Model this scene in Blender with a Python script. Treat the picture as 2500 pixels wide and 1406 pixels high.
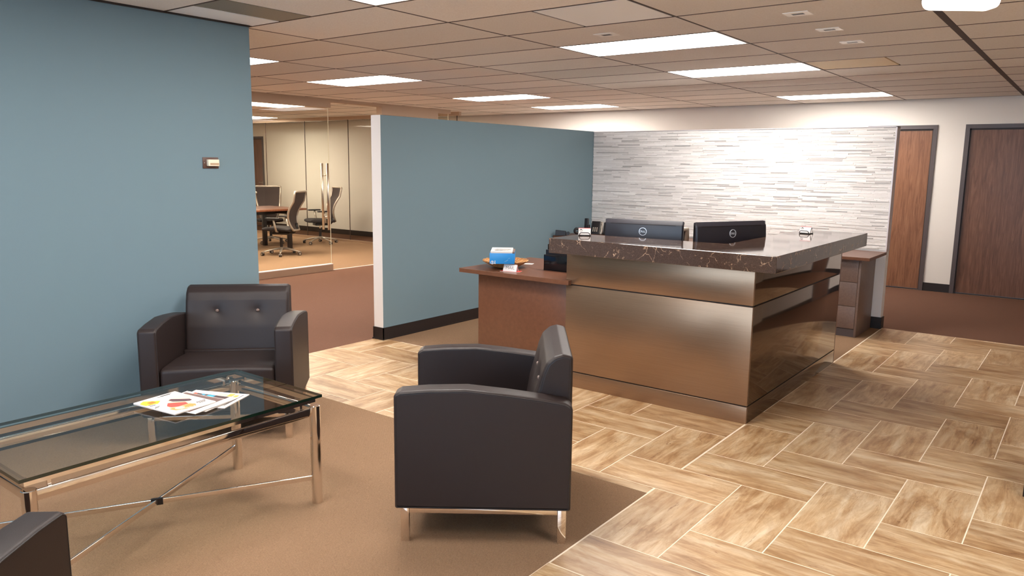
import bpy, bmesh, math, random
from mathutils import Vector, Matrix
random.seed(7)
for o in list(bpy.data.objects): bpy.data.objects.remove(o, do_unlink=True)
scene = bpy.context.scene
COL = scene.collection
PI = math.pi; R = math.radians

# ---------------------------------------------------------------- camera
EYE = Vector((0, 0, 1.6)); YAW, PITCH, ROLL = R(-37.2808), R(9.1573), R(0.70435); FPX = 1871.236
fw = Vector((math.sin(YAW)*math.cos(PITCH), math.cos(YAW)*math.cos(PITCH), -math.sin(PITCH)))
r0 = Vector((math.cos(YAW), -math.sin(YAW), 0)); u0 = r0.cross(fw)
rt = math.cos(ROLL)*r0 + math.sin(ROLL)*u0; up = -math.sin(ROLL)*r0 + math.cos(ROLL)*u0
cd = bpy.data.cameras.new('camera'); cam = bpy.data.objects.new('camera', cd); COL.objects.link(cam)
cd.sensor_width = 36; cd.lens = FPX/2500*36; cd.clip_start = .05; cd.clip_end = 100
cam.matrix_world = Matrix(((rt.x, up.x, -fw.x, EYE.x), (rt.y, up.y, -fw.y, EYE.y), (rt.z, up.z, -fw.z, EYE.z), (0, 0, 0, 1)))
scene.camera = cam
def seen(P, m=120):
    v = Vector(P)-EYE; d = v.dot(fw)
    if d < .2: return False
    x = 1250+FPX*v.dot(rt)/d; y = 703-FPX*v.dot(up)/d
    return -m < x < 2500+m and -m < y < 1406+m

# ---------------------------------------------------------------- world and exposure
w = bpy.data.worlds.new('World'); scene.world = w; w.use_nodes = True
bg = w.node_tree.nodes['Background']; bg.inputs[0].default_value = (.55, .75, 1, 1); bg.inputs[1].default_value = 3.2
vs = scene.view_settings; vs.view_transform = 'Standard'; vs.look = 'None'; vs.gamma = 1; vs.use_curve_mapping = False
vs.exposure = 1.52
LIGHT_POWER = 9.5
LIGHT_COLOR = (1, .955, .91)

# ---------------------------------------------------------------- materials
def s2l(c): return tuple((x/12.92 if x <= .04045 else ((x+.055)/1.055)**2.4) for x in [v/255 for v in c])
def mat(name, rgb, rough=.5, metal=0, spec=.5, **k):
    m = bpy.data.materials.new(name); m.use_nodes = True; b = m.node_tree.nodes['Principled BSDF']
    b.inputs['Base Color'].default_value = (*s2l(rgb), 1); b.inputs['Roughness'].default_value = rough
    b.inputs['Metallic'].default_value = metal; b.inputs['Specular IOR Level'].default_value = spec
    for kk, v in k.items(): b.inputs[kk.replace('_', ' ')].default_value = v
    return m
def N(m, t, **k):
    n = m.node_tree.nodes.new(t)
    for a, b in k.items(): setattr(n, a, b)
    return n
def L(m, a, b): m.node_tree.links.new(a, b)
def B(m): return m.node_tree.nodes['Principled BSDF']
def coords(m, scale=(1, 1, 1), rnd=False, rot=(0, 0, 0)):
    tc = N(m, 'ShaderNodeTexCoord'); mp = N(m, 'ShaderNodeMapping'); mp.inputs['Scale'].default_value = scale
    mp.inputs['Rotation'].default_value = rot
    L(m, tc.outputs['Object'], mp.inputs['Vector'])
    if rnd:
        oi = N(m, 'ShaderNodeObjectInfo'); mu = N(m, 'ShaderNodeMath', operation='MULTIPLY'); mu.inputs[1].default_value = 83
        L(m, oi.outputs['Random'], mu.inputs[0]); cx = N(m, 'ShaderNodeCombineXYZ')
        for i in range(3): L(m, mu.outputs[0], cx.inputs[i])
        L(m, cx.outputs[0], mp.inputs['Location'])
    return mp.outputs[0]
def noise(m, vec, scale, detail=4, rough=.5, dist=0):
    n = N(m, 'ShaderNodeTexNoise'); n.inputs['Scale'].default_value = scale; n.inputs['Detail'].default_value = detail
    n.inputs['Roughness'].default_value = rough; n.inputs['Distortion'].default_value = dist; L(m, vec, n.inputs['Vector'])
    return n.outputs['Fac']
def ramp(m, fac, stops):
    r = N(m, 'ShaderNodeValToRGB'); e = r.color_ramp.elements
    while len(e) < len(stops): e.new(.5)
    for i, (p, c) in enumerate(stops): e[i].position = p; e[i].color = (*s2l(c), 1)
    L(m, fac, r.inputs[0]); return r.outputs[0]
def mix(m, fac, a, b, mode='MIX'):
    x = N(m, 'ShaderNodeMix', data_type='RGBA', blend_type=mode)
    if hasattr(fac, 'links'): L(m, fac, x.inputs[0])
    else: x.inputs[0].default_value = fac
    for i, v in ((6, a), (7, b)):
        if hasattr(v, 'links'): L(m, v, x.inputs[i])
        else: x.inputs[i].default_value = (*v, 1)
    return x.outputs[2]
def bump(m, h, strength, dist=.01):
    b = N(m, 'ShaderNodeBump'); b.inputs['Strength'].default_value = strength; b.inputs['Distance'].default_value = dist
    L(m, h, b.inputs['Height']); L(m, b.outputs[0], B(m).inputs['Normal'])
def paint(name, rgb, rough=.75, spec=.25):
    m = mat(name, rgb, rough, 0, spec); v = coords(m); bump(m, noise(m, v, 260, 2), .08, .002); return m

M = {}
M['blue'] = paint('blue_wall_paint', (110, 130, 139))
M['cream'] = paint('cream_wall_paint', (238, 231, 222))
M['white'] = paint('white_wall_paint', (232, 228, 226))
M['taupe'] = paint('taupe_soffit_paint', (190, 168, 148))
M['base'] = mat('black_rubber_base', (34, 27, 26), .45)
M['grid'] = mat('bronze_ceiling_grid', (62, 44, 36), .6)
M['plenum'] = mat('dark_plenum', (50, 40, 34), .9)
# ceiling board
m = M['board'] = mat('mineral_ceiling_board', (234, 226, 219), .9, 0, .1)
v = coords(m, rnd=True); oi = N(m, 'ShaderNodeObjectInfo')
c = ramp(m, noise(m, v, 90, 3, .7), [(.35, (238, 230, 222)), (.6, (246, 240, 233))])
c2 = ramp(m, oi.outputs['Random'], [(0, (238, 238, 238)), (1, (255, 255, 255))])
L(m, mix(m, 1, c, c2, 'MULTIPLY'), B(m).inputs['Base Color']); bump(m, noise(m, v, 160, 3), .25, .003)
# travertine floor tile
m = M['tile'] = mat('travertine_tile', (205, 170, 125), .34, 0, .5)
v = coords(m, (1.2, 8, 8), True); vw = coords(m, (1, 2.2, 2.2), True)
a = noise(m, v, 1.9, 10, .72, .5)
c = ramp(m, a, [(.3, (156, 118, 80)), (.42, (190, 153, 110)), (.52, (212, 182, 142)), (.66, (230, 210, 178))])
vein = noise(m, coords(m, (1.8, 11, 11), True), 1.9, 12, .78, 1.9)
vc = ramp(m, vein, [(.31, (112, 70, 40)), (.355, (176, 132, 92)), (.41, (255, 255, 255))])
blot = ramp(m, noise(m, vw, 3.2, 5, .6, 1.2), [(.3, (190, 165, 140)), (.6, (255, 255, 255))])
oi = N(m, 'ShaderNodeObjectInfo'); tint = ramp(m, oi.outputs['Random'], [(0, (222, 214, 205)), (1, (255, 255, 255))])
c = mix(m, .8, c, vc, 'MULTIPLY'); c = mix(m, .7, c, blot, 'MULTIPLY'); c = mix(m, 1, c, tint, 'MULTIPLY')
L(m, c, B(m).inputs['Base Color'])
rr = N(m, 'ShaderNodeMapRange'); rr.inputs[3].default_value = .26; rr.inputs[4].default_value = .46; L(m, a, rr.inputs[0]); L(m, rr.outputs[0], B(m).inputs['Roughness'])
bump(m, a, .12, .002)
M['grout'] = mat('pale_sand_grout', (246, 230, 206), .8)
def carpet(name, c1, c2, sc=1):
    m = mat(name, c1, .95, 0, .05); v = coords(m)
    wv = N(m, 'ShaderNodeTexWave', bands_direction='DIAGONAL'); wv.inputs['Scale'].default_value = 75*sc; wv.inputs['Distortion'].default_value = 6
    wv.inputs['Detail'].default_value = 2; wv.inputs['Detail Scale'].default_value = 3; L(m, v, wv.inputs['Vector'])
    n = noise(m, v, 190*sc, 4, .8); mm = N(m, 'ShaderNodeMath', operation='ADD'); L(m, wv.outputs['Fac'], mm.inputs[0]); L(m, n, mm.inputs[1])
    mu = N(m, 'ShaderNodeMath', operation='MULTIPLY'); mu.inputs[1].default_value = .5; L(m, mm.outputs[0], mu.inputs[0])
    L(m, ramp(m, mu.outputs[0], [(.2, c2), (.7, c1)]), B(m).inputs['Base Color']); bump(m, mu.outputs[0], .5, .004); return m
M['carpet_beige'] = carpet('beige_loop_carpet', (152, 122, 96), (124, 98, 76))
M['carpet_brown'] = carpet('brown_loop_carpet', (118, 86, 70), (99, 71, 58))
# leather
m = M['leather'] = mat('dark_brown_leather', (42, 32, 30), .46, 0, .34)
v = coords(m); bump(m, noise(m, v, 420, 3, .6), .18, .002)
M['seam'] = mat('leather_seam_cord', (36, 28, 27), .6)
M['button'] = mat('leather_button', (120, 98, 88), .5)
M['chrome'] = mat('polished_chrome', (235, 228, 222), .07, 1)
M['steel'] = mat('brushed_steel', (205, 192, 178), .3, 1)
M['silver'] = mat('silver_plastic', (176, 164, 150), .35, .6)
M['rail'] = mat('satin_floor_rail', (190, 164, 140), .35, .75)
M['railtop'] = mat('rail_highlight_and_threshold', (250, 244, 236), .3, .2)  # near-white: painted highlight on the rail top, and the threshold's own colour
def glass(name, tint, rough=0.0, ior=1.5):
    m = bpy.data.materials.new(name); m.use_nodes = True; nt = m.node_tree; nt.nodes.remove(nt.nodes['Principled BSDF'])
    out = nt.nodes['Material Output']; t = N(m, 'ShaderNodeBsdfTransparent'); t.inputs[0].default_value = (*tint, 1)
    g = N(m, 'ShaderNodeBsdfGlossy'); g.inputs['Roughness'].default_value = rough; f = N(m, 'ShaderNodeFresnel'); f.inputs[0].default_value = ior
    mx = N(m, 'ShaderNodeMixShader'); L(m, f.outputs[0], mx.inputs[0]); L(m, t.outputs[0], mx.inputs[1]); L(m, g.outputs[0], mx.inputs[2]); L(m, mx.outputs[0], out.inputs[0]); return m
M['glass'] = glass('clear_wall_glass', (.96, .97, .95), ior=1.25)
M['glass_top'] = glass('grey_green_table_glass', (.80, .86, .83), ior=1.55)
M['glass_edge'] = mat('deep_green_glass_edge', (18, 40, 30), .08, 0, .8)
M['glass_edge_pale'] = mat('pale_glass_edge', (214, 204, 180), .15, 0, .6)
# bronze metal laminate on the desk
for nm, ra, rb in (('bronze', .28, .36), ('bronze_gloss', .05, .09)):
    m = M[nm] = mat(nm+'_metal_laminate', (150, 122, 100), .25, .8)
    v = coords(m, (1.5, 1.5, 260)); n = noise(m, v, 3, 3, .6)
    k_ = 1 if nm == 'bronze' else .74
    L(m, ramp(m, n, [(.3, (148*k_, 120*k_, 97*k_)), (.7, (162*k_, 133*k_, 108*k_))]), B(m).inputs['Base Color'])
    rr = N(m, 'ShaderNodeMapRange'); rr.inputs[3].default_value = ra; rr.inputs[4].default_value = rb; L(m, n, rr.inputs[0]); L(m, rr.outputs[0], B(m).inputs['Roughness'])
M['reveal'] = mat('dark_reveal', (28, 18, 14), .6)
# quartz counter
m = M['quartz'] = mat('dark_brown_quartz', (66, 50, 42), .06, 0, .95)
v = coords(m); nd = N(m, 'ShaderNodeTexNoise'); nd.inputs['Scale'].default_value = 9; nd.inputs['Detail'].default_value = 6; L(m, v, nd.inputs['Vector'])
vm = N(m, 'ShaderNodeVectorMath', operation='MULTIPLY_ADD'); vm.inputs[1].default_value = (.22,)*3; L(m, nd.outputs['Color'], vm.inputs[0]); L(m, v, vm.inputs[2])
vo = N(m, 'ShaderNodeTexVoronoi', feature='DISTANCE_TO_EDGE'); vo.inputs['Scale'].default_value = 11; L(m, vm.outputs[0], vo.inputs['Vector'])
mask = ramp(m, noise(m, v, 14, 4, .7), [(.47, (0, 0, 0)), (.6, (255, 255, 255))])
ln = ramp(m, vo.outputs['Distance'], [(.0, (255, 255, 255)), (.03, (0, 0, 0))])
mk = mix(m, 1, ln, mask, 'MULTIPLY')
spk = ramp(m, noise(m, v, 240, 3, .8), [(.4, (60, 44, 36)), (.65, (86, 66, 56))])
L(m, mix(m, mk, spk, s2l((196, 160, 130))), B(m).inputs['Base Color'])
m = M['laminate'] = mat('red_brown_laminate', (124, 78, 56), .32, 0, .5)
v = coords(m); L(m, ramp(m, noise(m, v, 30, 5, .7), [(.3, (99, 64, 46)), (.7, (112, 73, 53))]), B(m).inputs['Base Color'])
m = M['credenza'] = mat('grey_brown_laminate', (116, 94, 84), .4, 0, .5)
v = coords(m); L(m, ramp(m, noise(m, v, 60, 5, .7), [(.3, (108, 87, 78)), (.7, (124, 101, 90))]), B(m).inputs['Base Color'])
# oak doors
def oak(name, cs, rnd=True):
    m = mat(name, cs[1], .38, 0, .4); v = coords(m, (14, 14, 1.1), rnd)
    a = noise(m, v, 1.6, 6, .65, 1.6); b = noise(m, coords(m, (90, 90, 2.5), rnd), 2, 3, .6)
    c = ramp(m, a, [(.3, cs[0]), (.5, cs[1]), (.72, cs[2])]); d = ramp(m, b, [(.3, (200, 190, 185)), (.6, (255, 255, 255))])
    L(m, mix(m, .6, c, d, 'MULTIPLY'), B(m).inputs['Base Color']); return m
M['oak'] = oak('red_oak_door', [(116, 76, 56), (140, 96, 70), (158, 112, 84)])
M['oak_dark'] = oak('dark_oak_door', [(98, 66, 50), (120, 82, 62), (138, 98, 76)])
M['frame'] = mat('dark_bronze_door_frame', (84, 74, 74), .4)
M['tabletop'] = oak('walnut_table_top', [(96, 52, 30), (120, 70, 44), (140, 84, 54)])
M['black'] = mat('black_plastic', (26, 22, 24), .35)
M['blackgloss'] = mat('glossy_black_plastic', (18, 17, 20), .15)
M['monitor'] = mat('monitor_back_plastic', (40, 38, 46), .38)
M['mesh'] = mat('charcoal_chair_mesh', (64, 52, 48), .8)
M['seatfab'] = mat('black_seat_fabric', (40, 34, 34), .9)
M['meshback'] = mat('taupe_lower_back', (120, 96, 82), .7)
M['wire'] = mat('black_wire', (22, 20, 20), .35)
M['paper'] = mat('white_paper', (222, 214, 208), .5)
M['ink'] = mat('grey_ink', (120, 110, 105), .6)
M['blackink'] = mat('black_ink', (40, 34, 34), .6)
M['red'] = mat('red_print', (200, 52, 46), .5)
M['boxblue'] = mat('blue_carton', (28, 128, 196), .4)
M['boxside'] = mat('grey_brown_carton_side', (110, 92, 84), .7)  # grey-brown colour of the carton's side flap
M['logo'] = mat('silver_logo', (228, 228, 232), .25, .3)
m = M['wicker'] = mat('wicker', (196, 142, 84), .6); v = coords(m)
L(m, ramp(m, noise(m, v, 110, 3, .7), [(.35, (128, 78, 40)), (.6, (206, 152, 94))]), B(m).inputs['Base Color'])
M['plate'] = mat('brown_wall_plate', (84, 58, 48), .4)
M['ivory'] = mat('ivory_plastic', (232, 216, 192), .4)
M['ivory2'] = mat('tan_plastic', (176, 146, 116), .4)
M['trimgrey'] = mat('satin_trim', (206, 198, 200), .4, .2)
M['fixture'] = mat('white_fixture', (240, 234, 226), .4)
M['slot'] = mat('dark_slot', (40, 26, 22), .5)
M['diffuser_grey'] = mat('grey_air_slot', (138, 132, 118), .5)
M['diffuser_warm'] = mat('warm_air_panel', (226, 204, 166), .6)
M['diffuser_white'] = mat('pale_air_panel', (250, 251, 252), .6)
def emit(name, col, s):
    m = bpy.data.materials.new(name); m.use_nodes = True; b = B(m); b.inputs['Base Color'].default_value = (.9, .9, .9, 1)
    b.inputs['Emission Color'].default_value = (*col, 1); b.inputs['Emission Strength'].default_value = s; return m
M['lamp'] = emit('lit_lens', LIGHT_COLOR, LIGHT_POWER)
M['lamp_conf'] = emit('lit_conference_lens', (1, .88, .70), LIGHT_POWER*1.05)
M['lamp_exit'] = emit('lit_emergency_housing', (1, .95, .9), 1.3)
# stone strips: colour per strip
m = M['stone'] = mat('stone_strips', (214, 204, 192), .7, 0, .3)
g = N(m, 'ShaderNodeNewGeometry'); v = coords(m, (6, 6, 60))
c = ramp(m, g.outputs['Random Per Island'], [(0, (168, 163, 160)), (.08, (198, 192, 188)), (.25, (222, 217, 212)), (.7, (232, 226, 222)), (1, (244, 240, 236))])
d = ramp(m, noise(m, v, 4, 4, .7), [(.3, (236, 233, 230)), (.6, (255, 255, 255))])
L(m, mix(m, .7, c, d, 'MULTIPLY'), B(m).inputs['Base Color']); bump(m, noise(m, v, 5, 4), .3, .004)
M['stone_bed'] = mat('stone_mortar', (150, 140, 132), .9)

# ---------------------------------------------------------------- mesh helpers
class MB:
    def __init__(s): s.v = []; s.f = []; s.mi = []; s.sm = []
    def add(s, vs, fs, mi=0, smooth=False, mx=None):
        k = len(s.v)
        s.v += [tuple(mx @ Vector(p)) if mx else tuple(p) for p in vs]
        for i, f in enumerate(fs): s.f.append([k+q for q in f]); s.mi.append(mi[i] if isinstance(mi, list) else mi); s.sm.append(smooth)
        return s
    def box(s, x0, x1, y0, y1, z0, z1, mi=0, mx=None, ch=0):
        if ch <= 0:
            vs = [(x, y, z) for z in (z0, z1) for y in (y0, y1) for x in (x0, x1)]
            fs = [(0, 2, 3, 1), (4, 5, 7, 6), (0, 1, 5, 4), (2, 6, 7, 3), (0, 4, 6, 2), (1, 3, 7, 5)]
            return s.add(vs, fs, mi, False, mx)
        bm = bmesh.new(); bmesh.ops.create_cube(bm, size=1)
        for q in bm.verts: q.co = Vector(((x0+x1)/2+q.co.x*(x1-x0), (y0+y1)/2+q.co.y*(y1-y0), (z0+z1)/2+q.co.z*(z1-z0)))
        bmesh.ops.bevel(bm, geom=bm.edges[:]+bm.verts[:], offset=ch, segments=2 if ch < .006 else 4, profile=.5, affect='EDGES')
        vs = [tuple(q.co) for q in bm.verts]; fs = [[q.index for q in f.verts] for f in bm.faces]; bm.free()
        return s.add(vs, fs, mi, True, mx)
    def tube(s, path, r, n=8, mi=0, closed=False, mx=None, flat=None):
        P = [Vector(p) for p in path]; vs = []; k = len(P)
        prev = None
        for i, p in enumerate(P):
            a = P[(i-1) % k] if (i > 0 or closed) else p; b = P[(i+1) % k] if (i < k-1 or closed) else p
            t = (b-a).normalized()
            if prev is None:
                u = Vector((0, 0, 1)) if abs(t.z) < .9 else Vector((1, 0, 0))
            else: u = prev
            u = (u-t*u.dot(t)).normalized(); prev = u; wv = t.cross(u)
            rr = r[i] if isinstance(r, (list, tuple)) else r
            for j in range(n):
                an = 2*PI*j/n; vs.append(p+u*rr*math.cos(an)*(flat or 1)+wv*rr*math.sin(an))
        fs = []
        for i in range(k if closed else k-1):
            for j in range(n):
                a = i*n+j; b = i*n+(j+1) % n; c = ((i+1) % k)*n+(j+1) % n; d = ((i+1) % k)*n+j; fs.append((a, b, c, d))
        if not closed: fs.append(list(range(n))[::-1]); fs.append([(k-1)*n+j for j in range(n)])
        return s.add(vs, fs, mi, True, mx)
    def cyl(s, x, y, z0, z1, r, n=24, mi=0, mx=None, r1=None):
        r1 = r if r1 is None else r1
        vs = [(x+math.cos(2*PI*j/n)*q, y+math.sin(2*PI*j/n)*q, z) for z, q in ((z0, r), (z1, r1)) for j in range(n)]
        s.add(vs, [(j, (j+1) % n, n+(j+1) % n, n+j) for j in range(n)], mi, True, mx)
        return s.add(vs, [list(range(n))[::-1], [n+j for j in range(n)]], mi, False, mx)
    def lathe(s, prof, n=32, mi=0, mx=None):
        k = len(prof); vs = [(math.cos(2*PI*j/n)*r, math.sin(2*PI*j/n)*r, z) for r, z in prof for j in range(n)]
        return s.add(vs, [(i*n+j, i*n+(j+1) % n, (i+1)*n+(j+1) % n, (i+1)*n+j) for i in range(k-1) for j in range(n)], mi, True, mx)
    def prism(s, poly, z0, z1, mi=0, mx=None):
        n = len(poly); vs = [(x, y, z) for z in (z0, z1) for x, y in poly]
        return s.add(vs, [list(range(n))[::-1], [n+j for j in range(n)]]+[(j, (j+1) % n, n+(j+1) % n, n+j) for j in range(n)], mi, False, mx)
    def build(s, name, mats, parent=None, loc=None, rot=None, bevel=0):
        me = bpy.data.meshes.new(name); me.from_pydata([tuple(p) for p in s.v], [], s.f)
        for q in (mats if isinstance(mats, (list, tuple)) else [mats]): me.materials.append(q)
        for p, a, b in zip(me.polygons, s.mi, s.sm): p.material_index = a; p.use_smooth = b
        me.update()
        o = bpy.data.objects.new(name, me); COL.objects.link(o)
        if parent: o.parent = parent
        if loc: o.location = loc
        if rot: o.rotation_euler = rot
        if bevel:
            b = o.modifiers.new('bevel', 'BEVEL'); b.width = bevel; b.segments = 2; b.limit_method = 'ANGLE'
        return o
def box(name, mt, x0, x1, y0, y1, z0, z1, parent=None, ch=0): return MB().box(x0, x1, y0, y1, z0, z1, ch=ch).build(name, mt, parent)
def tag(o, label, cat, group=None, kind=None):
    if label: o['label'] = label
    if cat: o['category'] = cat
    if group: o['group'] = group
    if kind: o['kind'] = kind
    return o
def struct(o, label=None): o['kind'] = 'structure'; o['label'] = label or o.name.replace('_', ' '); return o
def thing(name, label, cat, loc=(0, 0, 0), rz=0, group=None):
    o = bpy.data.objects.new(name, None); COL.objects.link(o); o.empty_display_size = .1; o.location = loc; o.rotation_euler = (0, 0, rz); return tag(o, label, cat, group)
def copy_tree(o, parent=None):
    c = o.copy(); COL.objects.link(c); c.parent = parent
    for ch in [q for q in bpy.data.objects if q.parent == o]: copy_tree(ch, c)
    return c
def text(name, s, size, mt, parent, mx, ext=.0004, align='CENTER', shear=0):
    cu = bpy.data.curves.new(name, 'FONT'); cu.body = s; cu.size = size; cu.extrude = ext; cu.align_x = align; cu.align_y = 'CENTER'; cu.shear = shear
    cu.resolution_u = 3
    o = bpy.data.objects.new(name+'_tmp', cu); COL.objects.link(o); bpy.context.view_layer.update()
    me = bpy.data.meshes.new_from_object(o.evaluated_get(bpy.context.evaluated_depsgraph_get())); bpy.data.objects.remove(o)
    me.transform(mx); me.materials.clear(); me.materials.append(mt)
    q = bpy.data.objects.new(name, me); COL.objects.link(q); q.parent = parent; return q
def fillet(poly, rs, n=6):
    out = []; k = len(poly)
    for i, p in enumerate(poly):
        r = rs[i] if isinstance(rs, (list, tuple)) else rs
        P = Vector(p); A = Vector(poly[i-1]); C = Vector(poly[(i+1) % k])
        a = (A-P).normalized(); c = (C-P).normalized(); ang = a.angle(c)
        if r <= 0 or ang > PI-.12: out.append(tuple(P)); continue
        d = min(r/math.tan(ang/2), (A-P).length*.48, (C-P).length*.48)
        for j in range(n+1):
            t = j/n; out.append(tuple((P+a*d)*(1-t)**2+P*2*t*(1-t)+(P+c*d)*t*t))
    return out
def inset(poly, d):
    k = len(poly); out = []; area = sum(poly[i][0]*poly[(i+1) % k][1]-poly[(i+1) % k][0]*poly[i][1] for i in range(k)); sg = 1 if area > 0 else -1
    for i in range(k):
        p = Vector(poly[i]); a = (p-Vector(poly[i-1])); b = (Vector(poly[(i+1) % k])-p)
        if a.length < 1e-7: a = b
        if b.length < 1e-7: b = a
        na = Vector((-a.y, a.x)).normalized()*sg; nb = Vector((-b.y, b.x)).normalized()*sg; nn = (na+nb)
        nn = nn.normalized() if nn.length > 1e-6 else na
        out.append(tuple(p+nn*d/max(.5, nn.dot(na))))
    return out
def loft(mb, prof, x0, x1, r, nx=1, n=5, warp=None, mi=0):
    """prof in (y,z), swept along x with rounded ends"""
    st = [(x0+r*(1-math.sin(PI/2*j/n)), r*(1-math.cos(PI/2*j/n))) for j in range(n, -1, -1)]
    st = [(x0+r*(1-math.cos(PI/2*j/n)), r*(1-math.sin(PI/2*j/n))) for j in range(n+1)]
    mid = [(x0+r+(x1-x0-2*r)*j/nx, 0) for j in range(1, nx)]
    en = [(x1-(a-x0), b) for a, b in st][::-1]
    rows = st+mid+en; vs = []
    for x, d in rows:
        pp = inset(prof, d) if d > 1e-6 else prof
        for y, z in pp:
            p = Vector((x, y, z))
            if warp: p = warp(p)
            vs.append(p)
    k = len(prof); fs = [(i*k+j, (i+1)*k+j, (i+1)*k+(j+1) % k, i*k+(j+1) % k) for i in range(len(rows)-1) for j in range(k)]
    mb.add(vs, fs, mi, True); mb.add(vs[:k], [list(range(k))], mi, False); mb.add(vs[-k:], [list(range(k))[::-1]], mi, False)
    return mb

# ---------------------------------------------------------------- the room
X0, X1, Y0, Y1, H = -17.5, 3.6, -3.2, 11.417, 2.505
TX, TY, OX, OY = .327, .3122, -1.628, 3.35
fl = MB().box(X0, X1, Y0, Y1+.12, -.12, -.0008).build('floor', M['grout']); struct(fl, 'floor slab with travertine tile and carpet areas')
def carpet_part(mt, x0, x1, y0, y1, label):
    o = MB().box(x0, x1, y0, y1, -.004, 0).build('carpet', M[mt], fl); o['label'] = label
XR = -1.634                                     # right edge of the inset carpet
carpet_part('carpet_beige', -4.82, XR, Y0, 3.272, 'beige seating area carpet')
carpet_part('carpet_brown', X0+8.43, -5.19, Y0, Y1, 'brown corridor carpet behind the partition')
carpet_part('carpet_beige', -5.078, -1.636, 4.785, 8.31, 'beige carpet around the desk')
carpet_part('carpet_brown', -5.19, X1, 8.385, Y1, 'brown corridor carpet by the doors')
carpet_part('carpet_beige', X0, -9.07, Y0, 10.4, 'beige conference room carpet')
carpet_part('carpet_brown', X0, -9.07, 10.4, Y1, 'brown carpet beyond the conference room')
def tile_mesh(w_, h_):
    g = .0028; c = .0005; x = w_/2-g; y = h_/2-g
    vs = [(-x, -y, -.004), (x, -y, -.004), (x, y, -.004), (-x, y, -.004), (-x, -y, -c), (x, -y, -c), (x, y, -c), (-x, y, -c), (-x+c, -y+c, 0), (x-c, -y+c, 0), (x-c, y-c, 0), (-x+c, y-c, 0)]
    fs = [(8, 9, 10, 11)]+[(a, (a+1) % 4, 4+(a+1) % 4, 4+a) for a in range(4)]+[(4+a, 4+(a+1) % 4, 8+(a+1) % 4, 8+a) for a in range(4)]
    me = bpy.data.meshes.new('floor_tile'); me.from_pydata(vs, [], fs); me.materials.append(M['tile']); return me
tcache = {}
regions = [(-5.19, XR, 3.272, 4.785), (XR, X1, Y0, 8.385)]     # tiled areas
def clip(x0, x1, y0, y1):
    out = []
    for a0, a1, b0, b1 in regions:
        u0_, u1_, v0, v1 = max(x0, a0), min(x1, a1), max(y0, b0), min(y1, b1)
        if u1_-u0_ > .012 and v1-v0 > .012: out.append((u0_, u1_, v0, v1))
    if len(out) == 2 and abs(out[0][1]-out[1][0]) < 1e-6 and abs(out[0][2]-out[1][2]) < 1e-6 and abs(out[0][3]-out[1][3]) < 1e-6:
        out = [(out[0][0], out[1][1], out[0][2], out[0][3])]
    return out
rest = MB(); ntile = 0
for j in range(-22, 18):
    for i in range(-12, 17):
        cells = []
        if (i-(j-1)) % 4 == 0: cells.append((OX+i*TX, OX+(i+2)*TX, OY+j*TY, OY+(j+1)*TY, 'h'))
        if (j-(i-2)) % 4 == 0: cells.append((OX+i*TX, OX+(i+1)*TX, OY+j*TY, OY+(j+2)*TY, 'v'))
        for x0, x1, y0, y1, k in cells:
            for a0, a1, b0, b1 in clip(x0, x1, y0, y1):
                cx, cy = (a0+a1)/2, (b0+b1)/2; lw, lh = (a1-a0, b1-b0) if k == 'h' else (b1-b0, a1-a0)
                if a1 < -1.6 and b0 > 4.6 and a0 > -3: continue
                if ntile < 296 and any(seen(q, 60) for q in ((a0, b0, 0), (a1, b1, 0), (a0, b1, 0), (a1, b0, 0))):
                    key = (round(lw, 3), round(lh, 3))
                    if key not in tcache: tcache[key] = tile_mesh(lw, lh)
                    o = bpy.data.objects.new('floor_tile', tcache[key]); COL.objects.link(o); o.parent = fl; o.location = (cx, cy, 0); o.rotation_euler = (0, 0, 0 if k == 'h' else PI/2); ntile += 1
                else: rest.box(a0+.002, a1-.002, b0+.002, b1-.002, -.004, 0)
rs = rest.build('floor_tile', M['tile'], fl); rs['kind'] = 'stuff'
for o_ in (MB().box(-4.9, -1.636, 4.779, 4.785, -.004, .0005), MB().box(-1.636, -1.628, 6.58, 8.385, -.004, .0005)): o_.build('transition_strip', M['grout'], fl)

# ceiling
ce = MB().box(X0, X1, Y0, Y1+.12, H+.03, H+.12).build('ceiling', M['plenum']); struct(ce, 'suspended ceiling of brown-grey boards in a dark grid')
GX, GY, GX0, GY0 = 1.3045, .6262, -2.185, 3.862
LIGHTS = {(-1, 2), (-1, 5), (-1, 10), (-4, 0), (-4, 3), (-4, 7), (-4, 10), (-1, -2), (-1, -5), (2, -3), (-4, -3), (-7, 1), (-7, 4), (-10, 2), (-10, 5), (-7, 5), (-7, 6), (-10, 9)}  # unseen panels behind and right of the viewer are added for illumination
SPLIT = {(-1, 0): 'air', (-2, -2): 'slot', (0, 5): 'air2'}
pcache = {}
def panel_mesh(wd, ht):
    g = .0055; x, y = wd/2-g, ht/2-g; c = .003
    vs = [(-x, -y, .02), (x, -y, .02), (x, y, .02), (-x, y, .02), (-x, -y, c), (x, -y, c), (x, y, c), (-x, y, c), (-x+c, -y+c, 0), (x-c, -y+c, 0), (x-c, y-c, 0), (-x+c, y-c, 0)]
    fs = [(11, 10, 9, 8), (0, 3, 2, 1)]+[(4+a, 4+(a+1) % 4, (a+1) % 4, a) for a in range(4)][:0]+[(a, (a+1) % 4, 4+(a+1) % 4, 4+a) for a in range(4)]+[(4+a, 4+(a+1) % 4, 8+(a+1) % 4, 8+a) for a in range(4)]
    me = bpy.data.meshes.new('ceiling_panel'); me.from_pydata(vs, [], fs); me.materials.append(M['board']); return me
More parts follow.
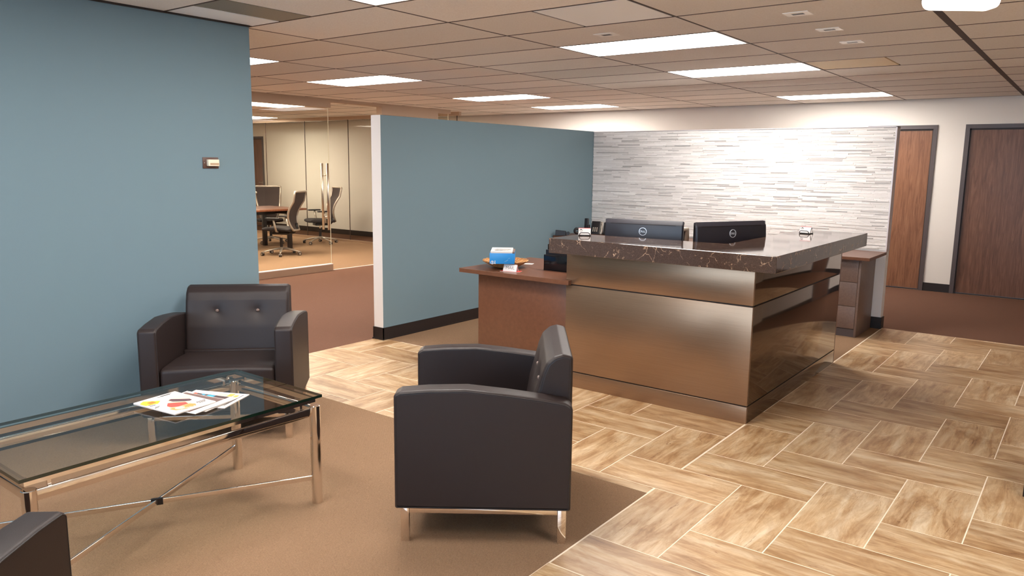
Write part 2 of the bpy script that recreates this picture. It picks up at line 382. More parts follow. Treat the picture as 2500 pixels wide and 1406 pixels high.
def panel(cx, cy, wd, ht):
    k = (round(wd, 3), round(ht, 3))
    if k not in pcache: pcache[k] = panel_mesh(wd, ht)
    o = bpy.data.objects.new('ceiling_panel', pcache[k]); COL.objects.link(o); o.parent = ce; o.location = (cx, cy, H)
restp = MB(); npan = 0
light_cells = []; air = []
for i in range(-12, 5):
    for j in range(-12, 13):
        a0, b0 = GX0+i*GX, GY0+j*GY; a1, b1 = a0+GX, b0+GY
        a0, a1, b0, b1 = max(a0, X0), min(a1, X1), max(b0, Y0), min(b1, Y1)
        if a1-a0 < .05 or b1-b0 < .05: continue
        if i == 0: a1 -= .0
        if (i, j) in LIGHTS: light_cells.append((i, j, a0, a1, b0, b1)); continue
        if (i, j) in SPLIT: air.append((SPLIT[(i, j)], a0, a1, b0, b1)); continue
        if i == 1: a0 += .03
        vis = npan < 290 and any(seen(q, 20) for q in ((a0, b0, H), (a1, b1, H), (a0, b1, H), (a1, b0, H)))
        if vis: panel((a0+a1)/2, (b0+b1)/2, a1-a0, b1-b0); npan += 1
        else: restp.box(a0+.0055, a1-.0055, b0+.0055, b1-.0055, H, H+.02)
q = restp.build('ceiling_panel', M['board'], ce); q['kind'] = 'stuff'
gb = MB()
for i in range(-12, 6):
    x = GX0+i*GX
    if X0 < x < X1: gb.box(x-.0065, x+.0065+(.03 if i == 1 else 0), Y0, Y1, H-.0012, H+.03)
for j in range(-12, 14):
    y = GY0+j*GY
    if Y0 < y < Y1: gb.box(X0, X1, y-.0065, y+.0065, H-.0015, H+.03)
gb.build('ceiling_grid', M['grid'], ce)
LBL = {(-1, -5): 'added unseen lit ceiling panel behind the viewer over the seating', (-1, -8): 'lit ceiling panel behind the viewer, next to the window', (2, -3): 'added unseen lit ceiling panel to the right of the viewer', (2, -7): 'lit ceiling panel behind the viewer at the right', (3, 1): 'lit ceiling panel outside the photo, right of the desk', (3, 6): 'lit ceiling panel outside the photo, right of the stone wall', (3, 10): 'lit ceiling panel outside the photo, by the doors', (-4, -3): 'lit ceiling panel hidden behind the tall blue wall', (-1, 2): 'lit ceiling panel above the front arm of the reception desk, the largest in the photo', (-1, 5): 'lit ceiling panel between desk and stone wall, middle of the row of three', (-1, 10): 'lit ceiling panel by the cream wall above the stone wall right end',
       (-4, 0): 'lit ceiling panel half hidden by the blue wall edge', (-4, 3): 'lit ceiling panel above the corridor left of the partition', (-4, 7): 'lit ceiling panel above the blue partition, next to the thin far one', (-4, 10): 'farthest lit ceiling panel above the corner of partition and stone wall',
       (-1, -2): 'lit ceiling panel cut off by the top edge of the photo', (-7, 1): 'lit conference room ceiling panel nearest the glass header', (-7, 4): 'lit conference room ceiling panel over the table end',
       (-10, 2): 'lit conference room ceiling panel behind the blue wall edge', (-10, 5): 'lit conference ceiling panel near the far glass', (-7, 5): 'lit conference room ceiling panel, second from the glass header', (-7, 6): 'lit conference ceiling panel over the far right chair', (-10, 9): 'lit conference ceiling panel, far left'}
for i, j, a0, a1, b0, b1 in light_cells:
    t = thing('ceiling_light', LBL[(i, j)], 'ceiling light', ((a0+a1)/2, (b0+b1)/2, H), 0, 'recessed lit ceiling panels')
    wd, ht = (a1-a0)/2-.006, (b1-b0)/2-.006
    f = MB()
    for s in (-1, 1):
        f.box(-wd, wd, s*ht-(.014 if s > 0 else 0), s*ht+(.014 if s < 0 else 0), -.001, .022)
        f.box(s*wd-(.014 if s > 0 else 0), s*wd+(.014 if s < 0 else 0), -ht+.014, ht-.014, -.001, .022)
    f.build('frame', M['fixture'], t)
    MB().box(-wd+.014, wd-.014, -ht+.014, ht-.014, .004, .02).build('diffuser', M['lamp_conf' if i < -6 else 'lamp'], t)
for kind, a0, a1, b0, b1 in air:
    if kind == 'air':
        mid = -2.832; panel((a0+mid)/2, (b0+b1)/2, mid-a0, b1-b0); t = thing('air_vent_panel', 'pale square air panel in the ceiling left of the slot downlight', 'air vent', (0, 0, 0))
        MB().box(mid+.016, a1-.016, b0+.016, b1-.016, H-.001, H+.012).build('face_plate', M['diffuser_white'], t); MB().box(mid, a1, b0, b1, H+.0005, H+.02).build('backing', M['slot'], t)
    elif kind == 'slot':
        t = thing('air_slot_panel', 'grey and white linear air slot in the ceiling against the tall blue wall', 'air vent', (0, 0, 0))
        MB().box(-4.70, -4.405, b0+.008, b1-.008, H, H+.014).build('face_plate', M['diffuser_white'], t)
        MB().box(-4.39, -4.09, b0+.008, b1-.008, H, H+.014).build('slot_plate', M['diffuser_grey'], t)
        panel((-4.08+a1)/2, (b0+b1)/2, a1+4.08, b1-b0)
    else:
        mid = -1.53; t = thing('air_vent_panel', 'square air panel in the ceiling right of the middle lit panel', 'air vent', (0, 0, 0))
        MB().box(a0+.01, mid-.008, b0+.01, b1-.01, H+.001, H+.012).build('face_plate', M['diffuser_warm'], t); panel((mid+a1)/2, (b0+b1)/2, a1-mid, b1-b0)
for k, (x, y, lb) in enumerate([(-1.545, 4.80, 'small square slot downlight nearest the viewer on the right'), (-1.54, 5.445, 'small square slot downlight, second of the row of three'), (-1.55, 6.07, 'small square slot downlight, farthest of the row of three'), (-2.868, 4.825, 'small square slot downlight beside the big lit ceiling panel')]):
    t = thing('slot_downlight', lb, 'ceiling light', (x, y, H), 0, 'small square slot downlights')
    f = MB(); f.box(-.074, .074, -.06, -.024, -.004, .002); f.box(-.074, .074, .024, .06, -.004, .002); f.box(-.074, -.036, -.024, .024, -.004, .002); f.box(.036, .074, -.024, .024, -.004, .002)
    f.build('trim_plate', M['fixture'], t); MB().box(-.037, .037, -.025, .025, -.0036, .002).build('slot', M['slot'], t)
# emergency light hanging at the top right
t = thing('emergency_light', 'white rounded emergency light hanging from the ceiling at top right', 'light', (-.5, 3.44, 2.20), R(37))
f = MB(); poly = fillet([(-.135, 0), (.135, 0), (.135, .25), (-.135, .25)], [.035, .035, .02, .02])
f.prism(poly, -.03, .03, mx=Matrix.Rotation(PI/2, 4, 'X')); f.build('housing', M['lamp_exit'], t, bevel=.006)
MB().cyl(0, 0, .25, H-2.20, .02).build('stem', M['fixture'], t); MB().cyl(0, 0, .285, H-2.201, .06).build('canopy_plate', M['fixture'], t)

# walls
WL = MB().box(-4.82, -4.70, Y0, 3.20, 0, H).build('wall_left', M['blue']); struct(WL, 'tall blue wall at the left')
struct(MB().box(-4.70, -4.688, Y0, 3.20, H-.012, H-.001).build('shadow_line_1', M['base']), 'black strip drawn as the shadow line at the top of the blue wall')  # black strip stands in for the shadow line under the ceiling
struct(MB().box(-4.70, -4.692, Y0, 3.20, 0, .11).box(-4.82, -4.692, 3.20, 3.208, 0, .11).build('baseboard_left', M['base']), 'black baseboard of the blue wall')
pw = MB().box(-5.198, -5.078, 4.74, 8.43, 0, 2.014, mi=[1, 1, 1, 0, 0, 0]).build('wall_partition', [M['blue'], M['white']]); struct(pw, 'half height blue partition with white end')
struct(MB().box(-5.078, -5.070, 4.732, 8.3, 0, .112).box(-5.206, -5.070, 4.732, 4.74, 0, .112).box(-5.206, -5.198, 4.732, 8.43, 0, .112).build('baseboard_partition', M['base']), 'black baseboard of the partition')
struct(MB().box(-5.075, -5.066, 4.728, 8.3, 0, .012).box(-5.21, -5.066, 4.724, 4.735, 0, .012).build('baseboard_toe', M['base']), 'toe of the black baseboard')
sw = MB().box(-5.078, -1.643, 8.318, 8.43, 0, 2.003, mi=0).build('wall_stone', M['white']); struct(sw, 'low feature wall clad in thin stone strips')
# stone strips
st = MB(); z = .80; rowi = 0
while z < 2.002:
    hgt = random.choice([.0095, .011, .0125, .0145]); hgt = min(hgt, 2.004-z); x = -5.076-random.random()*.2
    while x < -1.652:
        ln = random.choice([.1, .16, .22, .28, .34]) + random.random()*.05; xa, xb = max(x, -5.074), min(x+ln, -1.652)
        if xb-xa > .01:
            dp = 8.306-random.random()*.006+(.004 if random.random() < .12 else 0)
            vs = [(xa+.0006, dp, z+.0007), (xb-.0006, dp, z+.0007), (xb-.0006, dp, z+hgt-.0007), (xa+.0006, dp, z+hgt-.0007), (xa+.0006, 8.319, z+.0007), (xb-.0006, 8.319, z+.0007), (xb-.0006, 8.319, z+hgt-.0007), (xa+.0006, 8.319, z+hgt-.0007)]
            st.add(vs, [(0, 1, 2, 3), (0, 4, 5, 1), (3, 2, 6, 7), (0, 3, 7, 4), (1, 5, 6, 2)])
        x += ln
    z += hgt; rowi += 1
q = st.build('stone_strip', M['stone'], sw); q['kind'] = 'stuff'; q['label'] = 'thin grey and white stone strips'
q = MB().box(-1.652, -1.640, 8.296, 8.432, .785, 2.012).box(-5.078, -1.64, 8.296, 8.432, 2.004, 2.012).build('edge_trim', M['trimgrey'], sw)
struct(MB().box(-1.74, -1.632, 8.310, 8.318, 0, .118).box(-1.64, -1.632, 8.318, 8.43, 0, .118).build('baseboard_stone', M['base']), 'black baseboard at the end of the stone wall')
# back wall with doors
def wall_back():
    m_ = MB()
    holes = [(-2.62, -1.775), (-1.46, -.40)]; xs = X0; HD = 2.172
    for a, b in [(-17.35, -16.36)]+holes:
        m_.box(xs, a, Y1, Y1+.12, 0, H+.03); m_.box(a, b, Y1, Y1+.12, HD if a > -10 else 2.2, H+.03); xs = b
    m_.box(xs, X1, Y1, Y1+.12, 0, H+.03)
    return m_.build('wall_back', M['cream'])
struct(wall_back(), 'long cream wall at the far side')
bb = MB()
for a, b in ((-16.3, -2.63), (-1.775, -1.46), (-.40, X1)): bb.box(a, b, Y1-.009, Y1, 0, .11)
struct(bb.build('baseboard_back', M['base']), 'black baseboard of the cream wall')
def door(n, a, b, mt, label, hd=2.172, knob=None):
    f = MB(); fwid = .05
    f.box(a, a+fwid, Y1-.018, Y1+.1, 0, hd); f.box(b-fwid, b, Y1-.018, Y1+.1, 0, hd); f.box(a+fwid, b-fwid, Y1-.018, Y1+.1, hd-fwid, hd)
    d = MB().box(a+fwid+.004, b-fwid-.004, Y1+.02, Y1+.062, .015, hd-fwid-.004).build('door_%d' % n, M[mt]); struct(d, label)
    fr = f.build('door_frame', M['frame'], d); MB().box(a+fwid, b-fwid, Y1+.008, Y1+.1, 0, .012).build('threshold', M['slot'], d)
    g = MB().box(a+fwid, b-fwid, Y1+.012, Y1+.02, hd-fwid-.02, hd-fwid).box(a+fwid, a+fwid+.012, Y1+.012, Y1+.02, .0, hd-fwid).box(b-fwid-.012, b-fwid, Y1+.012, Y1+.02, .0, hd-fwid).build('door_stop', M['slot'], d)
    if knob: 
        k = MB(); k.tube([(knob, Y1+.02, 1.09), (knob, Y1-.03, 1.09)], .012); k.tube([(knob, Y1-.03, 1.09), (knob-.1, Y1-.032, 1.09)], .009); k.tube([(knob, Y1+.02, 1.09), (knob, Y1+.01, 1.09)], .028, 16); k.build('door_lever', M['steel'], d)
door(1, -2.62, -1.775, 'oak', 'red oak door right of the stone wall')
door(2, -1.46, -.40, 'oak_dark', 'dark oak door at the right edge')
door(3, -17.35, -16.36, 'oak_dark', 'dark door beyond the conference room', 2.2, -16.46)
# glass front of the conference room
XG = -9.067
def glass_pane(name, x0, x1, y0, y1, z0, z1, axis):
    m_ = MB()
    if axis == 'x': m_.add([(x0, y0, z0), (x0, y1, z0), (x0, y1, z1), (x0, y0, z1)], [(0, 1, 2, 3)])
    else: m_.add([(x0, y0, z0), (x1, y0, z0), (x1, y0, z1), (x0, y0, z1)], [(0, 1, 2, 3)])
    return m_
gw = MB().box(XG-.06, XG+.06, Y0, 7.44, 2.378, H+.03).box(XG-.06, XG+.06, 7.44, 8.44, 2.46, H+.03).box(XG-.06, XG+.06, 8.44, 9.72, 2.338, H+.03).box(XG-.06, XG+.06, 9.72, 10.04, 2.44, H+.03).build('wall_glass_front', M['taupe']); struct(gw, 'soffit and glass front of the conference room')
ys = [3.3, 4.68, 6.06, 7.435]
for a, b in zip(ys[:-1], ys[1:]):
    g_ = glass_pane('p', XG, XG, a+.003, b-.003, .1, 2.378, 'x').build('glass_pane', M['glass'], gw)
    MB().box(XG-.005, XG+.005, b-.004, b, .1, 2.378).build('pane_edge', M['glass_edge_pale'], gw)
glass_pane('p', XG, XG, 8.46, 9.72, .1, 2.338, 'x').build('glass_pane', M['glass'], gw); MB().box(XG-.005, XG+.005, 8.446, 8.456, .03, 2.44).build('pane_edge', M['glass_edge_pale'], gw)
glass_pane('p', XG, XG, 9.73, 10.04, .1, 2.44, 'x').build('glass_pane', M['glass'], gw); MB().box(XG-.006, XG+.006, 10.03, 10.042, .03, 2.44).build('pane_edge', M['glass_edge_pale'], gw)
MB().box(XG-.03, XG+.03, 3.3, 7.44, 0, .092).box(XG-.03, XG+.03, 8.46, 10.04, 0, .092).build('base_rail', M['rail'], gw)
MB().box(XG-.03, XG+.031, 3.3, 7.44, .092, .102).box(XG-.03, XG+.031, 8.46, 10.04, .092, .102).build('rail_highlight', M['railtop'], gw)  # highlight along the rail top, put into a near-white strip
MB().box(XG-.012, XG+.012, 7.44, 8.46, 0, .006).build('threshold_strip', M['railtop'], gw)
h_ = MB()
for s in (-1, 1): h_.tube([(XG+s*.062, 7.352, .612), (XG+s*.062, 7.352, 1.584)], .0175, 14)
for z in (.80, 1.41): h_.tube([(XG-.06, 7.352, z), (XG+.06, 7.352, z)], .010, 10)
h_.build('pull_handle', M['steel'], gw)
# far glass wall
YG = 10.42
fgw = MB().box(X0, XG-.06, YG-.03, YG+.03, 2.44, H+.03).build('wall_glass_far', M['taupe']); struct(fgw, 'far glass wall of the conference room')
MB().box(X0, XG-.06, YG-.022, YG+.022, 0, .04).build('base_rail', M['rail'], fgw)
xs = [-16.2, -14.84, -13.47, -12.10, -10.73, -9.2]
for a, b in zip(xs[:-1], xs[1:]):
    glass_pane('p', a+.003, b-.003, YG, YG, .04, 2.44, 'y').build('glass_pane', M['glass'], fgw); MB().box(b-.006, b+.006, YG-.005, YG+.005, .04, 2.44).build('pane_edge', M['grid'], fgw)
# remaining enclosure (behind the viewer)
struct(MB().box(X1, X1+.12, Y0, Y1+.12, 0, H+.1).build('wall_right', M['cream']), 'cream wall at the right, outside the view')
struct(MB().box(X0-.12, X0, Y0, Y1+.12, 0, H+.1).build('wall_conference', M['cream']), 'cream end wall of the conference room')
fw_ = MB(); wx0, wx1, wz0, wz1 = -4.2, 2.6, .75, 2.3
fw_.box(X0, wx0, Y0-.12, Y0, 0, H+.1); fw_.box(wx1, X1, Y0-.12, Y0, 0, H+.1); fw_.box(wx0, wx1, Y0-.12, Y0, 0, wz0); fw_.box(wx0, wx1, Y0-.12, Y0, wz1, H+.1)
struct(fw_.build('wall_front', M['cream']), 'cream window wall behind the viewer')
wf = MB()
for x in (wx0, -1.95, .3, wx1-.05): wf.box(x, x+.05, Y0-.1, Y0-.02, wz0, wz1)
wf.box(wx0, wx1, Y0-.1, Y0-.02, wz0, wz0+.05); wf.box(wx0, wx1, Y0-.1, Y0-.02, wz1-.05, wz1)
win = struct(wf.build('window_1', M['frame']), 'window behind the viewer'); glass_pane('p', wx0, wx1, Y0-.06, Y0-.06, wz0, wz1, 'y').build('window_pane', M['glass'], win)

# ---------------------------------------------------------------- reception desk
D = thing('reception_desk', 'bronze metal clad reception desk with thick dark quartz counter', 'desk')
def slab(x0, x1, y0, y1, z0, z1, name, mt, parent, ch=.0015): return MB().box(x0, x1, y0, y1, z0, z1, ch=ch).build(name, mt, parent)
DX, DY, DB, DL = -1.628, 4.586, 6.56, -3.0
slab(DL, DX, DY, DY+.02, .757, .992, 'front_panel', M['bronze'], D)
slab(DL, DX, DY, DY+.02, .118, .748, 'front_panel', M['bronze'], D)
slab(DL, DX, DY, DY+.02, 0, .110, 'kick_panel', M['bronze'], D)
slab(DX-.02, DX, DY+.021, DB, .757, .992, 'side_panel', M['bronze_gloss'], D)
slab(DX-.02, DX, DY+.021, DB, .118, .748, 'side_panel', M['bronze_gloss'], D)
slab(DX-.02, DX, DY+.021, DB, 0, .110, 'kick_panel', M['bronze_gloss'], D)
MB().box(DL+.004, DX-.008, DY+.008, DY+.06, 0, .992).box(DX-.06, DX-.008, DY+.06, DB-.004, 0, .992).box(DL, DL+.03, DY+.021, DY+.35, 0, .992).build('carcass', M['reveal'], D)
slab(DX-.12, DX-.0, DB, DB+.02, 0, .992, 'end_panel', M['laminate'], D)
CX0, CX1, CY0, CY1, CXI, CYI, CZ0, CZ1 = -3.038, -1.445, 4.41, 6.56, -1.945, 4.925, .991, 1.095
poly = [(CX0, CY0), (CX1, CY0), (CX1, CY1), (CXI, CY1), (CXI, CYI), (CX0, CYI-.08)]
co = MB().prism(poly, CZ0+.0015, CZ1).build('counter_top', M['quartz'], D, bevel=.003)
ws = MB().prism([(DL+.03, DY+.062), (DX-.062, DY+.062), (DX-.062, DB-.05), (-2.28, DB-.05), (-2.28, 5.5), (DL+.03, 5.5)], .755, .783).build('work_surface', M['laminate'], D)
slab(-2.28, -2.255, 5.56, DB-.05, 0, .755, 'pedestal_panel', M['laminate'], D)

# low desk return at the left
LD = thing('side_desk', 'red brown laminate side desk left of the reception desk', 'desk')
MB().prism([(-3.99, 4.545), (-2.955, 4.545), (-2.955, 4.584), (-3.003, 4.584), (-3.003, 5.50), (-3.99, 5.50)], .752, .785).build('desk_top', M['laminate'], LD, bevel=.002)
slab(-3.868, -3.004, 4.64, 4.665, 0, .752, 'modesty_panel', M['laminate'], LD); slab(-3.868, -3.843, 4.665, 5.46, 0, .752, 'side_panel', M['laminate'], LD)

# credenza along the stone wall
CR = thing('credenza', 'grey brown credenza with drawers under the stone wall', 'cabinet')
MB().prism([(-5.066, 8.294), (-5.066, 7.44), (-4.75, 7.44), (-4.75, 7.595), (-1.635, 7.595), (-1.635, 8.294)][::-1], .756, .785).build('cabinet_top', M['laminate'], CR, bevel=.002)
MB().box(-4.4, -1.75, 7.73, 8.294, .08, .756).box(-5.06, -4.78, 7.48, 7.73, .08, .756).build('carcass', M['credenza'], CR)
slab(-1.75, -1.729, 7.712, 8.294, 0, .756, 'end_panel', M['credenza'], CR)
MB().box(-4.35, -1.75, 7.76, 7.775, 0, .078).build('toe_kick', M['reveal'], CR)
MB().box(-1.92, -1.75, 7.720, 7.76, 0, .075).build('toe_kick', M['frame'], CR)
for k in range(5):
    xb = -1.752-k*.5; xa = xb-.494
    for z0, z1 in ((.08, .294), (.298, .528), (.532, .752)): slab(xa, xb, 7.712, 7.730, z0, z1, 'drawer', M['credenza'], CR)

# monitors
def monitor(x, y, rz, wd, label, top):
    t = thing('monitor', label, 'monitor', (x, y, .785), rz, 'black desk monitors'); hh = .355; zt = top-.785; zb = zt-hh
    prof = fillet([(0, zb), (0, zt), (-.004, zt), (-.030, zt-.03), (-.038, zt-.12), (-.038, zb+.06), (-.018, zb)], [.003, .004, .004, .012, .02, .02, .006])
    f = MB(); loft(f, prof, -wd/2, wd/2, .014, 1, 4); f.build('back_shell', M['monitor'], t)
    MB().box(-wd/2+.004, wd/2-.004, .0005, .008, zb+.004, zt-.004).build('bezel', M['blackgloss'], t)
    MB().box(-wd/2+.045, wd/2-.055, -.0305, -.0245, zt-.037, zt-.031).build('vent_slot', M['reveal'], t)
    cz = zb+hh*.80-.015*0+.0; cz = zt-.086; yy = -.0375
    rg = MB(); n = 40
    for j in range(n):
        a, b = 2*PI*j/n, 2*PI*(j+1)/n; pts = []
        for q in (yy-.0015, yy+.004):
            for r_ in (.0262, .0300): pts += [(math.cos(a)*r_, q, cz+math.sin(a)*r_), (math.cos(b)*r_, q, cz+math.sin(b)*r_)]
        rg.add(pts, [(0, 2, 3, 1), (2, 6, 7, 3), (0, 1, 5, 4)])
    lg = rg.build('logo_ring', M['logo'], t)
    X = Matrix.Translation((0, yy-.001, cz)) @ Matrix.Rotation(PI/2, 4, 'X')
    def glyph(s_, dx, rot=0): text('logo_letter', s_, .0215, M['logo'], lg, X @ Matrix.Translation((dx, 0, 0)) @ Matrix.Rotation(rot, 4, 'Z'), .0012)
    glyph('D', -.0155); glyph('E', -.0035, R(38)); glyph('L', .0085); glyph('L', .0172)
    MB().box(-.05, .05, .04, .058, .01, zb+.22).box(-.04, .04, .006, .042, zb+.10, zb+.19).build('stand_neck', M['black'], t)
    MB().box(-.13, .13, -.05, .13, 0, .012, ch=.004).build('stand_base', M['black'], t)
A, Bp = Vector((-3.013, 5.147)), Vector((-2.418, 5.266)); c_ = (A+Bp)/2; monitor(c_.x, c_.y, math.atan2((Bp-A).y, (Bp-A).x), .605, 'black monitor seen from behind at the left of the desk', 1.2)
A, Bp = Vector((-2.277, 5.11)), Vector((-1.981, 5.708)); c_ = (A+Bp)/2; monitor(c_.x, c_.y, math.atan2((Bp-A).y, (Bp-A).x), .66, 'black monitor turned sideways at the desk inner corner', 1.2104)

# card holders on the counter
def card_holder(x, y, rz, label):
    t = thing('card_holder', label, 'card holder', (x, y, CZ1), rz, 'business card holders'); wd = .078
    f = MB(); r_ = .0028
    for s in (-1, 1):
        xx = s*wd/2; f.tube([(xx, -.024, r_), (xx, .03, r_), (xx, .004, .048), (xx, -.024, r_)], r_, 8)
    f.tube([(-wd/2, .03, r_), (wd/2, .03, r_)], r_); f.tube([(-wd/2, -.024, r_), (wd/2, -.024, r_)], r_)
    f.tube([(-wd/2, -.024, r_), (-wd/2-.001, -.034, .004), (-wd/2+.006, -.040, .020), (-wd/2+.014, -.041, .024), (wd/2-.014, -.041, .024), (wd/2-.006, -.040, .020), (wd/2+.001, -.034, .004), (wd/2, -.024, r_)], r_)
    f.build('wire_frame', M['wire'], t)
    mx = Matrix.Translation((0, -.028, .006)) @ Matrix.Rotation(R(-24), 4, 'X')
    cards = MB().box(-.044, .044, -.005, .0, 0, .052, mx=mx).build('card_stack', M['paper'], t)
    MB().box(-.044, .044, -.0055, .0, .049, .0525, mx=mx).build('red_edge', M['red'], cards)
    e = MB(); pts = [(-.026+math.cos(2*PI*j/20)*.0105, -.0058, .034+math.sin(2*PI*j/20)*.0085) for j in range(20)]; e.tube(pts, .0009, 5, closed=True, mx=mx)
    e.add([(-.034, -.0058, .036), (-.018, -.0058, .036), (-.022, -.0058, .041), (-.026, -.0058, .0425), (-.030, -.0058, .041)], [(0, 1, 2, 3, 4)], mx=mx)
    e.build('round_emblem', M['blackink'], cards)
card_holder(-2.962, 4.755, R(33), 'wire card holder with upright white cards at the counter left end')
card_holder(-1.795, 6.135, R(-10), 'wire card holder with white cards at the counter right end')

# small things on the credenza
def prism_obj(name, mt, parent, poly, y0, y1, ch=0): return MB().prism(poly, y0, y1, mx=Matrix.Rotation(PI/2, 4, 'X')).build(name, mt, parent, bevel=ch)
t = thing('cordless_phone', 'black cordless handset standing in its cradle by the blue partition', 'telephone', (-4.90, 7.90, .785), R(10))
MB().box(-.035, .035, -.03, .03, 0, .04, ch=.006).box(.02, .045, -.02, .02, .02, .11, ch=.004).build('cradle', M['black'], t); MB().box(-.026, .024, -.014, .014, .03, .185, ch=.008, mx=Matrix.Rotation(R(-6), 4, 'X')).build('handset', M['black'], t)
t = thing('desk_phone', 'black desk telephone with keypad and grey strip on the credenza', 'telephone', (-4.77, 7.93, .785), R(12))
MX = Matrix.Rotation(R(-18), 4, 'X')
MB().box(-.075, .035, -.012, .012, .0, .158, ch=.006, mx=MX).box(-.07, .07, -.01, .09, 0, .012).build('phone_body', M['black'], t); MB().box(.036, .066, -.014, .010, .0, .15, ch=.004, mx=MX).build('side_strip', M['silver'], t)
ky = MB()
for r_ in range(4):
    for c2_ in range(3): ky.box(-.052+c2_*.024, -.042+c2_*.024, -.0145, -.012, .03+r_*.014, .037+r_*.014, mx=MX)
ky.build('keypad', M['ivory'], t); sd = MB()
for z in (.03, .045, .06, .11): MB().box(.047, .055, -.0165, -.013, z, z+.008, mx=MX).build('strip_button', M['blackink'], t)
t = thing('document_screen', 'black square panel standing beside the desk phone', 'screen', (-4.60, 7.95, .785), R(14))
MB().box(-.085, .10, -.014, .014, .0, .15, ch=.01, mx=MX).build('screen_body', M['black'], t); MB().box(-.03, .02, -.0165, -.013, .02, .023, mx=MX).build('brand_mark', M['ink'], t); MB().box(-.08, .08, 0, .08, 0, .012).build('foot', M['black'], t)
t = thing('tape_dispenser', 'small black tape dispenser at the far left of the credenza', 'tape dispenser', (-4.96, 7.47, .785), R(25))
MB().prism([(-.08, 0), (.05, 0), (.045, .055), (-.075, .065)], -.025, .025, mx=Matrix.Rotation(PI/2, 4, 'X')).build('base', M['black'], t, bevel=.004); MB().cyl(0, 0, -.012, .012, .02, mx=Matrix.Translation((.07, 0, .03)) @ Matrix.Rotation(PI/2, 4, 'X')).build('tape_arm', M['black'], t)
t = thing('tape_roll', 'dark tape roll standing near the cordless phone', 'tape roll', (-4.93, 7.74, .785), R(50))
rr_ = MB(); rr_.tube([(math.cos(2*PI*j/20)*.028, 0, .042+math.sin(2*PI*j/20)*.028) for j in range(20)], .014, 8, closed=True); rr_.build('roll', M['black'], t)

# things on the side desk
ZD = .785
t = thing('wicker_basket', 'shallow round wicker basket on the side desk', 'basket', (-3.742, 4.825, ZD))
bk = MB(); prof = [(.005, .004), (.09, .004), (.11, .010), (.15, .032), (.178, .048), (.183, .052), (.178, .054), (.148, .040), (.108, .018), (.09, .012), (.005, .011)]
bk.lathe(prof, 48)
for r_, z in ((.1, .006), (.112, .012), (.125, .018), (.138, .026), (.15, .033), (.163, .040), (.174, .047), (.181, .052)):
    bk.tube([(math.cos(2*PI*j/60)*r_, math.sin(2*PI*j/60)*r_, z+.004+.0025*math.sin(j*PI/1.5)) for j in range(60)], .0042, 5, closed=True)
for j in range(30):
    a = 2*PI*j/30; bk.tube([(math.cos(a)*r_, math.sin(a)*r_, z) for r_, z in ((.10, .016), (.13, .031), (.16, .047), (.182, .057))], .003, 5)
bk.build('woven_bowl', M['wicker'], t)
t = thing('blue_box', 'blue carton with papers on top sitting in the wicker basket', 'box', (-3.607, 4.607, ZD+.022), R(35.7))
# front face towards -y, origin at the middle of the front edge
mxb = Matrix.Identity(4)
bx = MB().box(-.096, .096, 0, .25, .036, .118, ch=.002, mx=mxb).build('carton', M['boxblue'], t)
pp = MB()
for k in range(8): pp.box(-.088+random.uniform(-.002, .002), .078+random.uniform(-.002, .002), .006, .245, .1185+k*.0016, .1198+k*.0016, mx=Matrix.Rotation(R(1.5), 4, 'X'))
ppo = pp.build('paper_stack', M['paper'], t)
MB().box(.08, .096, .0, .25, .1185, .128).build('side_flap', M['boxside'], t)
def on_top(name, s_, size, x, y, z, mt, par, rot=0): return text(name, s_, size, mt, par, Matrix.Translation((x, y, z)) @ Matrix.Rotation(R(2), 4, 'X') @ Matrix.Rotation(rot, 4, 'Z'), .0003)
ln = MB()
for k, (y, x0, x1, hgt) in enumerate([(.055, -.06, .045, .008), (.082, -.05, .07, .006), (.075, -.055, .0, .006), (.040, .045, .07, .005), (.12, -.07, .06, .004), (.135, -.06, .06, .003), (.15, -.05, .07, .003)]):
    x = x0
    while x < x1: w2 = random.uniform(.003, .012); ln.box(x, min(x+w2, x1), y, y+hgt, .1312, .1316+.0005, mx=Matrix.Rotation(R(1.5), 4, 'X')); x += w2+.0025
ln.build('print_line', M['blackink'], ppo)['kind'] = 'stuff'
lo = MB(); lo.tube([(-.075+math.cos(2*PI*j/24)*.012, -.0007, .046+math.sin(2*PI*j/24)*.012) for j in range(24)], .0016, 5, closed=True); lo.box(-.078, -.072, -.0014, 0, .037, .055)
lo.build('round_logo', M['paper'], bx); MB().box(-.056, -.052, -.0014, 0, .036, .062).box(-.059, -.049, -.0014, 0, .036, .040).build('logo_letter', M['paper'], bx)
cr_ = MB(); cr_.tube([(.02, -.0003, .055), (.035, -.0003, .060), (.045, -.0003, .068)], .0008, 4); cr_.tube([(.045, -.0003, .078), (.06, -.0003, .082)], .0006, 4); cr_.build('crease', M['logo'], bx)
t = thing('mail_sign', 'small white tent sign reading MAIL in front of the basket', 'sign', (-3.563, 4.647, ZD), R(14))
MB().prism([(-.022+.022, 0), (.0225, .052), (.0215, .052), (-.0015, 0)], -.056, .056, mx=Matrix.Rotation(PI/2, 4, 'Z') @ Matrix.Rotation(PI/2, 4, 'X')).prism([(.045, 0), (.0235, .052), (.0225, .052), (.0435, 0)], -.056, .056, mx=Matrix.Rotation(PI/2, 4, 'Z') @ Matrix.Rotation(PI/2, 4, 'X')).build('folded_card', M['paper'], t)
text('lettering', 'MAIL', .034, M['ink'], t, Matrix.Translation((0, -.0008+.0105, .026)) @ Matrix.Rotation(R(90-23), 4, 'X'), .0005)
t = MB().box(-.078, .082, -.03, .04, 0, .0015, mi=[1, 0, 1, 1, 1, 1]).build('red_envelope', [M['red'], M['paper']], None, (-3.563, 4.66, ZD), (0, 0, R(20))); tag(t, 'flat red edged envelope lying under the MAIL sign', 'envelope')
